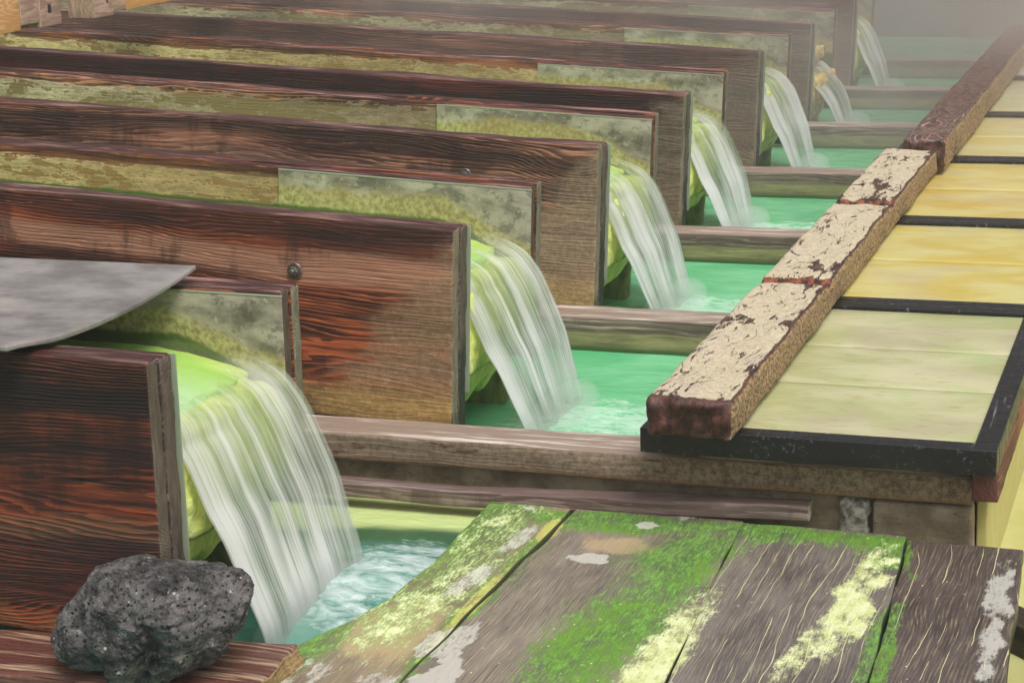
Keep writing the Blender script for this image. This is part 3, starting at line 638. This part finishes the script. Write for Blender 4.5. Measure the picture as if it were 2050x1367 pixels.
    h = g.m('ADD', g.m('ADD', g.m('MULTIPLY', rl, .15), g.m('MULTIPLY', fib, 1.4)), g.m('ADD', g.m('MULTIPLY', mo, g.m('MULTIPLY', fine, 1.5)), g.m('MULTIPLY', lines, 1)))
    h = g.m('MULTIPLY', h, g.m('SUBTRACT', 1, g.m('MULTIPLY', wh, .9)))
    rg = g.m('ADD', .42, g.m('MULTIPLY', mo, .3)); rg = g.m('SUBTRACT', rg, g.m('MULTIPLY', wh, .25))
    return g.fin(g.pbr(col, rg, g.bump(h, .35, .004), .5))
def fore_plank(name, xl0, xr0, xl1, xr1, yf, yn, z, seed, cols, stripe, label, lean=0.0, curve=None):
    def fn(P):
        P = P.copy(); u = P[:, 0].copy(); t = np.clip((yf - P[:, 1]) / (yf - yn), 0, 1)
        xl = xl0 + (xl1 - xl0) * t; xr = xr0 + (xr1 - xr0) * t
        if curve: xl = np.interp(-P[:, 1], curve[0], curve[1])
        P[:, 0] = xl + (xr - xl) * u + .004 * fbm(np.stack([u * 2, P[:, 1] * 6, u * 0], 1), 3, seed)
        P[:, 1] += .012 * (P[:, 1] > yf - .03) * fbm(np.stack([P[:, 0] * 9, u * 0, u * 0], 1), 3, seed + 5)
        P[:, 2] += .003 * fbm(P * np.array([6, 2, 1]), 3, seed + 2) + lean * (u - .5)
        return P
    # unit-wide box stretched to the plank's tapering outline
    w = xr0 - xl0; P, F = rbox(0, 1, yn, yf, -.042, 0, res=.007, resx=.007 / w, r=.012, amp=0)
    # keep bevel narrow along x after stretching
    P = fn(P)
    m = mesh_from(name, P, F, attrs=plank_mask(P)); o = link(name, m, plank_shader(name + '_wood_%d' % seed, seed, cols, stripe)); o.location.z = z
    return tag(o, label, 'plank', 'mossy planks in the right foreground')
PUR = (lin(64, 56, 52), lin(160, 148, 134)); DRK = (lin(38, 31, 31), lin(108, 95, 91))
fore_plank('mossy_plank', .205, .452, -.03, .408, -.215, -1.75, -.150, 3, (lin(96, 84, 72), lin(168, 148, 124)), .0, 'mossy plank at the pool edge, soft green and yellow, splashed by the nearest waterfall', curve=([.2, .5, .75, 1.0, 1.15, 1.3, 1.5, 1.8], [.205, .218, .222, .200, .165, .105, .03, -.08]))
fore_plank('mossy_plank', .464, .939, .411, 1.024, -.225, -1.75, -.150, 4, PUR, -.02, 'wide plank with a bright green moss diagonal and grey white puddle patches')
fore_plank('mossy_plank', .941, 1.384, 1.027, 1.465, -.245, -1.75, -.146, 5, (lin(52, 47, 46), lin(140, 131, 124)), .20, 'grey plank ruled with many thin pale mineral lines and one lime block')
fore_plank('mossy_plank', 1.387, 1.688, 1.47, 1.755, -.265, -1.75, -.152, 6, DRK, .14, 'dark purple brown plank at the right edge with a white bleached strip', lean=.0)
pm = wood('dark_prop', lin(40, 34, 28), lin(96, 86, 66), 151, topc=lin(50, 42, 36), toph=lin(96, 88, 70))
o = box_obj('prop_timber', pm, None, 0, .75, -.05, .05, -.05, .05, res=.03, r=.008, amp=.002); o.location = (1.60, -.32, -.33); o.rotation_euler.z = -.75
tag(o, 'dark square timber low beside the right edge plank, over yellow water', 'timber')

# ------------------------------------------------------------------ framed panels on the right with the long beam lying on them
g = G('black_frame'); p = g.co(); n1 = g.noise(p, 25, 5, .7); n2 = g.noise(g.vm(p, (0, 0, 0), (70, 4, 70)), 1, 4, .7); n3 = g.noise(p, 4, 2)
fc = g.mix(g.m('MULTIPLY', g.step(n2, .56, .72), g.step(n3, .4, .62)), lin(13, 13, 17), lin(120, 120, 128)); fc = g.mix(g.m('MULTIPLY', g.step(n1, .64, .70), .6), fc, lin(160, 156, 150))
frm = g.fin(g.pbr(fc, g.step(n1, .3, .7, .28, .5), g.bump(n1, .3, .003), .5))
def slat_mat(i):
    pal = [(lin(170, 174, 122), lin(200, 196, 158)), (lin(200, 178, 84), lin(208, 200, 136)), (lin(200, 172, 82), lin(208, 196, 126)), (lin(200, 186, 112), lin(206, 198, 150)), (lin(198, 196, 144), lin(204, 202, 168)), (lin(188, 192, 156), lin(200, 202, 182))][i]
    g = G('slat_wood_%d' % i); p = g.co(off=(i * 4.1, i * 2.3, 0)); n1 = g.noise(g.vm(p, (0, 0, 0), (2.2, 4.5, 1)), 1, 3, .55, .6); n2 = g.noise(g.vm(p, (0, 0, 0), (9, 80, 9)), 1, 3, .65); n3 = g.noise(g.vm(p, (5, 0, 0), (13, 60, 5)), 1, 4, .6); n4 = g.noise(g.vm(p, (5, 9, 0), (3, 3, 3)), 1, 2, .6)
    col = g.mix(g.step(n1, .3, .68), pal[0], pal[1]); col = g.mix(g.m('MULTIPLY', g.step(n4, .5, .68), .45), col, lin(192, 176, 140) if i else lin(182, 166, 146))
    col = g.mix(g.m('MULTIPLY', g.step(n3, .56, .68), .5 if i == 0 else .25), col, lin(150, 146, 92)); col = g.mix(g.m('MULTIPLY', g.step(n2, .6, .8), .3), col, (pal[0][0] * .7, pal[0][1] * .66, pal[0][2] * .5, 1))
    col = g.mix(g.m('MULTIPLY', g.step(n4, .42, .3), .35), col, lin(170, 196, 130) if i == 0 else pal[0])
    return g.fin(g.pbr(col, .22, g.bump(n2, .25, .003), .5))
PL = ['nearest framed panel, pale greenish slats, thick black front rail with scuffs', 'second framed panel from the front, strong yellow slats',
      'third framed panel from the front, orange yellow slats with pale swirl', 'fourth framed panel from the front, light yellow slats',
      'fifth framed panel from the front, cream slats', 'farthest framed panel, whitish slats at the top right corner']
seam = G('seam'); seamm = seam.fin(seam.pbr(lin(40, 38, 46), .5))
DY = [0, 1.525, 2.935, 4.375, 5.775, 7.225, 8.66]
for i in range(6):
    y0, y1 = DY[i] - .3, DY[i + 1] - .3; D = y1 - y0
    e = tag(empty('slatted_panel', (.67, y0, .12)), PL[i], 'slatted panel', 'black framed slatted panels under the long beam')
    wx = .945
    box_obj('rail', frm, e, 0, wx, 0, .062, -.07, 0, res=.03, r=.004)['label'] = 'front rail'
    box_obj('rail', frm, e, 0, wx, D - .068, D - .006, -.07, 0, res=.03, r=.004)['label'] = 'back rail'
    box_obj('side_rail', frm, e, wx - .062, wx, .0635, D - .0695, -.07, -.001, res=.03, r=.004)
    box_obj('side_rail', frm, e, 0, .062, .0635, D - .0695, -.07, -.001, res=.03, r=.004)
    sm = slat_mat(i); ns = 3 if i == 0 else 2; y = .0645; wdt = (D - .1345) / ns
    box_obj('backing', seamm, e, .063, wx - .063, .0645, D - .0705, -.06, -.042, res=.2, r=.001)
    cuts = [0, .36, .66, 1] if i == 0 else [0, .5, 1]
    for k in range(ns):
        a, b = y + cuts[k] * (D - .1345), y + cuts[k + 1] * (D - .1345)
        box_obj('slat', sm, e, .0635, wx - .0635, a + .0055, b - .0055, -.040, -.014 + .001 * k, res=.05, r=.004, amp=.0008, seed=i * 5 + k)
rw = wood('red_joist_wood', lin(84, 44, 34), lin(158, 98, 74), 160, axis=1, topc=lin(110, 60, 46), toph=lin(150, 90, 70), endc=lin(112, 66, 56), zend=-1)
o = box_obj('joist', rw, None, 0, .068, 0, 8.6, -.085, 0, res=.04, r=.005, amp=.0015); o.location = (1.548, -.245, .046)
tag(o, 'reddish joist under the right side of the black framed panels', 'joist')
g = G('basin_side'); p = g.co(); n1 = g.noise(p, 12, 4, .6); bsm = g.fin(g.pbr(g.mix(n1, lin(170, 160, 92), lin(198, 190, 126)), .85, g.bump(n1, .5, .01)))
o = box_obj('basin_wall', bsm, None, 0, .03, 0, 8.7, -.6, -.10, res=.3, r=.005); o.location = (1.5465, -.0985, .05)
tag(o, 'long yellow crusted side wall of the basins, below the reddish joist', 'wall')

def beam_extra2(pale):
    def ex(g, p, xyz, nr, col, rg, h):
        X, Y, Z = xyz   # X runs along the beam here
        w = g.noise(g.vm(p, (3, 3, 3), (1.6, 4, 4)), 1, 2, .5, .2); t = g.m('ADD', g.m('MULTIPLY', w, 20), g.m('MULTIPLY', Y, 30))
        ring = g.m('ABSOLUTE', g.m('SUBTRACT', g.m('FRACT', t), .5)); brk = g.noise(g.vm(p, (1, 7, 3), (20, 34, 20)), 1, 4, .7); gate = g.noise(g.vm(p, (8, 2, 3), (3.5, 9, 5)), 1, 3, .6)
        crack = g.m('MULTIPLY', g.step(g.m('ADD', ring, g.m('MULTIPLY', g.m('SUBTRACT', brk, .5), .8)), .06, .02), g.step(gate, .50, .60))
        flake = g.step(g.noise(g.vm(p, (5, 2, 3), (8, 30, 14)), 1, 5, .8), .60, .625)
        edg0 = g.attr('edge'); gr = g.noise(p, 70, 4, .7); cc = g.mix(g.step(gr, .3, .7), lin(176, 162, 136), lin(204, 190, 164)); cc = g.mix(g.m('MULTIPLY', g.step(gate, .5, .7), .35), cc, lin(192, 174, 164))
        ptch = g.step(g.m('ADD', g.noise(g.vm(p, (2, 12, 3), (2.6, 9, 4)), 1, 6, .68), g.m('MULTIPLY', edg0, .10)), .60, .625); bare = g.m('MAXIMUM', g.m('MAXIMUM', crack, flake), ptch); edg = g.attr('edge'); bare = g.m('MAXIMUM', bare, g.step(g.m('ADD', edg, g.m('MULTIPLY', g.m('SUBTRACT', brk, .5), .9)), .45, .6))
        nt = g.attr('notch'); dk = g.mix(g.step(brk, .35, .65), lin(46, 26, 26), lin(98, 66, 54))
        dk = g.mix(g.step(g.m('ADD', nt, g.m('MULTIPLY', g.m('SUBTRACT', brk, .5), .5)), .4, .6), dk, g.mix(g.step(brk, .42, .62), lin(50, 24, 18), lin(150, 84, 54)))
        c = g.mix(bare, cc, dk)
        side = g.step(nr[0], .6, .85); sn = g.noise(g.vm(p, (0, 0, 0), (50, 50, 90)), 1, 5, .75)
        sc = g.mix(g.step(sn, .38, .6), lin(84, 60, 42), lin(178, 150, 110)); c = g.mix(side, c, sc)
        end = g.step(g.m('ABSOLUTE', nr[1]), .5, .8); c = g.mix(end, c, g.mix(g.step(brk, .35, .7), lin(38, 20, 20), lin(104, 60, 52)))
        if not pale:
            fl = g.noise(g.vm(p, (0, 0, 0), (30, 20, 30)), 1, 5, .7)
            c2 = g.mix(g.step(g.m('ADD', g.m('MULTIPLY', brk, .6), g.m('MULTIPLY', fl, .5)), .45, .7), lin(66, 44, 40), lin(124, 92, 80))
            c2 = g.mix(g.m('MULTIPLY', g.m('MULTIPLY', g.step(ring, .08, .03), g.step(X, 1.4, .2)), .8), c2, lin(190, 170, 160)); c = g.mix(g.step(nr[2], .4, .7), c, c2)
        return c, g.mix(bare, .78, .5), g.m('SUBTRACT', g.m('ADD', g.m('MULTIPLY', gr, .8), g.m('MULTIPLY', sn, side)), g.m('MULTIPLY', bare, 2.2))
    return ex
def long_beam(name, y0, y1, x0, x1, z0, z1, notches, mat, loc, seed, label):
    def fn(P):
        P = P.copy(); y = P[:, 1].copy(); d = np.zeros(len(P))
        for (ny, nd) in notches: d = np.maximum(d, nd * np.exp(-((y - ny) / .035) ** 2))
        top = P[:, 2] > (z1 - .03); P[:, 2] -= np.where(top, d, 0) * 1.0
        f = fbm(P * np.array([9, 4, 9]), 5, seed); P[:, 0] += .003 * f * ((P[:, 0] - (x0 + x1) / 2) > 0) + .003 * fbm(P * np.array([9, 6, 9]), 5, seed + 4)
        P[:, 2] += np.where(top, .004 * fbm(P * np.array([16, 8, 1]), 4, seed + 7), 0)
        e = y < y0 + .06; P[:, 1] += np.where(e, .018 * fbm(P * np.array([22, 3, 30]), 4, seed + 9), 0)
        return P
    P, F = rbox(x0, x1, y0, y1, z0, z1, res=.012, r=.02); Q = P.copy(); P = fn(P)
    ed = np.maximum(np.exp(-((x1 - Q[:, 0]) / .016) ** 2), .5 * np.exp(-((Q[:, 0] - x0) / .012) ** 2)) * (Q[:, 2] > z1 - .035)
    ed = np.maximum(ed, np.exp(-((Q[:, 1] - y0) / .03) ** 2)); nt = np.zeros(len(Q))
    for (ny, nd) in notches: nt = np.maximum(nt, np.exp(-((Q[:, 1] - ny) / .045) ** 2))
    ed = np.maximum(ed, nt); o = link(name, mesh_from(name, P, F, attrs=dict(edge=ed, notch=nt)), mat); o.location = loc; return tag(o, label, 'beam')
bm1 = wood('flaking_beam', lin(52, 30, 28), lin(110, 74, 62), 170, axis=1, extra=beam_extra2(True), bump=.8, kn=.3)
long_beam('weathered_beam', 0, 4.02, 0, .238, 0, .108, [(1.42, .014), (2.78, .014)], bm1, (.708, -.38, .1215), 3, 'long cream flaking beam lying across the panels with two orange brown notches')
bm2 = wood('dark_beam_wood', lin(56, 34, 32), lin(112, 80, 70), 171, axis=1, extra=beam_extra2(False), bump=.8, kn=.3)
long_beam('weathered_beam', 0, 4.7, 0, .19, 0, .15, [], bm2, (.79, 3.66, .1215), 13, 'dark brown rough beam continuing behind the cream beam into the steam')

# ------------------------------------------------------------------ plank and stone at the lower left
spm = wood('base_plank_wood', lin(86, 46, 38), lin(150, 104, 86), 180, cen=(0, 0, -.4), topc=lin(96, 54, 46), toph=lin(184, 156, 130), endc=lin(190, 160, 110), zend=-1, bump=.7)
def spf(P):
    P = P.copy(); t = (P[:, 0] + .6) / .75; P[:, 1] += .09 * t * (P[:, 1] > -.1); P[:, 1] += .12 * t * (P[:, 1] <= -.1) * 0 + .04 * t * (P[:, 1] <= -.1)
    P[:, 0] += np.where(P[:, 0] > .1, .012 * fbm(P * np.array([4, 14, 20]), 4, 5) - .10 * P[:, 1] * 0, 0); P[:, 2] += .004 * fbm(P * np.array([4, 20, 1]), 4, 8) * (P[:, 2] > -.03)
    return P
o = box_obj('base_plank', spm, None, -3.0, .16, -.245, -.005, -.07, 0, res=.012, resx=.03, r=.014, amp=.002, seed=6, fn=spf); o.location = (0, -1.475, -.105)
tag(o, 'worn reddish plank at the lower left carrying the dark stone', 'plank')

out = [(-.344, .061), (-.298, .101), (-.231, .132), (-.101, .156), (.024, .161), (.084, .137), (.142, .102), (.162, .068), (.135, .012), (.072, -.012), (.033, -.034), (.003, -.086), (-.06, -.112), (-.128, -.131), (-.231, -.131), (-.29, -.098), (-.317, -.072), (-.35, -.014)]
cx, cz = -.10, .03
ang = np.array([math.atan2(z - cz, x - cx) for x, z in out]); rad = np.array([math.hypot(z - cz, x - cx) for x, z in out]); od = np.argsort(ang); ang, rad = ang[od], rad[od] * 1.06
import bmesh
bm = bmesh.new(); bmesh.ops.create_icosphere(bm, subdivisions=7, radius=1); V = np.array([v.co[:] for v in bm.verts]); F = [[v.index for v in f.verts] for f in bm.faces]; bm.free()
th = np.arctan2(V[:, 2], V[:, 0]); s = np.hypot(V[:, 0], V[:, 2]); R = np.interp(th, ang, rad, period=2 * math.pi)
P = np.stack([R * np.cos(th) * np.minimum(1, s * 1.12), .155 * np.sign(V[:, 1]) * np.abs(V[:, 1]) ** .85, R * np.sin(th) * np.minimum(1, s * 1.12)], 1)
rq = np.random.RandomState(11)
for k in range(34):
    nk = rq.normal(size=3); nk[1] = -abs(nk[1]) * (1 if k % 3 else -1); nk /= np.linalg.norm(nk)
    dd = P @ nk; lim = np.percentile(dd, rq.uniform(92, 98.5)); ex_ = np.clip(dd - lim, 0, None); P = P - nk * (ex_ * .88)[:, None]
dirn = P / np.linalg.norm(P, axis=1, keepdims=True)
lump = fbm(P * 9 + 3, 3, 21); ridge = 1 - np.abs(fbm(P * 14 + 7, 4, 22)); mid_ = fbm(P * 34, 4, 23, .6); pit = np.clip(fbm(P * 60 + 9, 3, 24), .1, 1) - .1
fr = np.clip(-dirn[:, 1] * 1.3, 0, 1)
cle = np.exp(-((P[:, 0] + .13 + .25 * P[:, 2]) / .022) ** 2) * fr + .8 * np.exp(-((P[:, 0] - .05 - .4 * P[:, 2] + .03 * mid_) / .03) ** 2) * fr * (P[:, 2] < .05)
disp = .013 * lump * (.35 + fr) + .009 * (ridge - .8) * (.5 + fr) + .004 * mid_ - .016 * pit * np.clip(lump + .5, 0, 1) - .036 * cle - .012
P = P + dirn * disp[:, None]; P[:, 0] = P[:, 0] * 1.10 + .012
g = G('volcanic_stone'); p = g.co(); n1 = g.noise(p, 12, 6, .65); n2 = g.noise(p, 90, 5, .7); n3 = g.noise(p, 26, 4, .7); vo = g.vor(p, 75)
Xs, Ys, Zs = g.xyz(p)
sc = g.mix(g.step(n1, .35, .7), lin(46, 43, 44), lin(126, 121, 120)); sc = g.mix(g.m('MULTIPLY', g.step(n2, .52, .7), .5), sc, lin(150, 146, 142))
sc = g.mix(g.m('MULTIPLY', g.step(n3, .62, .72), .7), sc, lin(196, 192, 188)); sc = g.mix(g.m('MULTIPLY', g.m('MULTIPLY', g.step(n1, .5, .65), g.step(Zs, .02, -.08)), .6), sc, lin(130, 124, 74))
sp_ = g.vor(p, 34); sc = g.mix(g.m('MULTIPLY', g.step(sp_, .16, .08), g.step(n3, .48, .56)), sc, lin(190, 188, 184))
sc = g.mix(g.m('MULTIPLY', g.step(vo, .32, .12), g.step(n1, .4, .55)), sc, lin(22, 20, 22))  # shade inside the pits, painted into the stone colour
stm = g.fin(g.pbr(sc, .75, g.bump(g.m('ADD', g.m('ADD', n2, n3), g.m('MULTIPLY', g.step(vo, .1, .4), .6)), .9, .012), .4))
st = link('stone', mesh_from('stone', P, F), stm); st.location = (cx + .0, -1.62, cz - .008); tag(st, 'dark rugged volcanic stone with pits, resting on the worn plank', 'stone')

# ------------------------------------------------------------------ cover sheet over the nearest trough
g = G('grey_sheet'); p = g.co(); n1 = g.noise(g.vm(p, (0, 0, 0), (6, 9, 5)), 1, 5, .6); n2 = g.noise(g.vm(p, (0, 0, 0), (22, 60, 5)), 1, 4, .65); n3 = g.noise(p, 3, 3)
gs = g.mix(g.step(n1, .3, .7), lin(104, 99, 98), lin(142, 137, 135)); gs = g.mix(g.m('MULTIPLY', g.step(n2, .58, .7), .4), gs, lin(96, 90, 88)); gs = g.mix(g.m('MULTIPLY', g.step(n3, .5, .7), .35), gs, lin(180, 170, 158))
gsm = g.fin(g.pbr(gs, .5, g.bump(n2, .3, .003), .4))
def sheetf(P):
    P = P.copy(); t = (P[:, 1] + 1.545) / .81
    P[:, 2] += -.036 * (4 * t * (1 - t)) * .85 * np.clip(t * 6, 0, 1) + .004 + .01 * t; P[:, 0] += .035 * (t - .3) * 1.0 - .02 * np.exp(-(t / .06) ** 2) + .003 * vnoise(P * 9, 3) 
    return P
o = box_obj('cover_sheet', gsm, None, -1.9, -.425, -1.545, -.735, .598, .611, res=.03, r=.004, fn=sheetf)
tag(o, 'sagging grey sheet lying across the nearest trough', 'cover sheet')

# ------------------------------------------------------------------ new timber framing at the top left
nt = wood('new_timber', lin(196, 140, 88), lin(226, 184, 140), 190, axis=1, rings=30, topc=lin(200, 160, 120), toph=lin(220, 190, 150), endc=lin(206, 176, 150), zend=-5, bump=.15, kn=.6)
nt2 = wood('aged_timber', lin(150, 118, 104), lin(190, 160, 144), 191, axis=1, rings=30, topc=lin(200, 160, 120), toph=lin(220, 190, 150), endc=lin(206, 176, 150), zend=-5, bump=.2, kn=1)
dkm = G('hole_shade'); dkmm = dkm.fin(dkm.pbr(lin(52, 38, 34), .9))  # dark slabs, flush on the blocks, painted as the shade inside openings
def yzbox(nm, mat, par, y0, y1, z0, z1, x0=-.14, x1=0.0, **k): return box_obj(nm, mat, par, x0, x1, y0, y1, z0, z1, res=.04, r=.004, **k)
a = tag(empty('timber_frame', (-2.83, 2.0, .85)), 'pale new timber beam with jointed bracket and square hole, at the top left corner', 'timber frame')
yzbox('beam', nt, a, -2.4, .298, .052, .32); yzbox('bracket', nt2, a, .300, .442, .071, .34, -.138, .004); yzbox('joint_block', nt2, a, .444, .615, .048, .36, -.13, .012)
yzbox('mortise_shade', dkmm, a, .505, .535, .105, .145, .0, .0135)
b = tag(empty('timber_frame', (-2.83, 2.9, .85)), 'pale new timber beam with split end block, second from the top left corner', 'timber frame')
yzbox('joint_block', nt2, b, .0, .172, .041, .36, -.13, .012); yzbox('bracket', nt2, b, .174, .305, .056, .34, -.138, .004); yzbox('beam', nt, b, .307, 4.6, .050, .32)
yzbox('mortise_shade', dkmm, b, .110, .128, .10, .20, .0, .0135)
for par, yy in ((a, -1.6), (b, 3.6)):
    box_obj('post', nt2, par, -.12, .0, yy, yy + .12, -1.6, .0515, res=.1, r=.005)

# ------------------------------------------------------------------ steam
hz = G('steam_air'); v = hz.n('ShaderNodeVolumePrincipled'); v.inputs['Color'].default_value = (.93, .93, .95, 1); v.inputs['Density'].default_value = .0045; v.inputs['Anisotropy'].default_value = .3
hz.t.links.new(v.outputs[0], hz.out.inputs['Volume'])
P, F = [(x, y, z) for x in (-61, 61) for y in (-41, 81) for z in (-1.8, 5.2)], [(0, 1, 3, 2), (4, 6, 7, 5), (0, 4, 5, 1), (2, 3, 7, 6), (0, 2, 6, 4), (1, 5, 7, 3)]
h = link('haze', mesh_from('haze', P, F, False), hz.mat); tag(h, None, None, kind='stuff')

S.cycles.volume_max_steps = 96
st_ = G('drifting_steam'); c = st_.co(); X, Y, Z = st_.xyz(c)
n1 = st_.noise(st_.vm(c, (3, 1, 0), (.8, .6, 1.3)), 1, 3, .6, .5)
d = st_.m('MULTIPLY', st_.step(n1, .40, .72, .18, 1.0), st_.m('MULTIPLY', st_.step(Y, 2.2, 8.5), st_.step(Z, 1.6, .6)))
d = st_.m('MULTIPLY', d, st_.m('MULTIPLY', st_.step(Y, 10.9, 9.8), st_.step(X, 1.9, .9)))
v = st_.n('ShaderNodeVolumePrincipled'); v.inputs['Color'].default_value = (.66, .58, .60, 1); v.inputs['Anisotropy'].default_value = .2
st_.t.links.new(st_.m('MULTIPLY', d, 1.0), v.inputs['Density']); st_.t.links.new(v.outputs[0], st_.out.inputs['Volume']); st_.mat.volume_intersection_method if hasattr(st_.mat, 'volume_intersection_method') else None
st_.mat.cycles.volume_step_rate = 4.0
P, F = [(x, y, z) for x in (-6.5, 2.0) for y in (1.4, 11.0) for z in (-.11, 1.6)], [(0, 1, 3, 2), (4, 6, 7, 5), (0, 4, 5, 1), (2, 3, 7, 6), (0, 2, 6, 4), (1, 5, 7, 3)]
h = link('steam', mesh_from('steam', P, F, False), st_.mat); tag(h, 'thin grey steam drifting over the far pools and troughs', 'steam', kind='stuff')
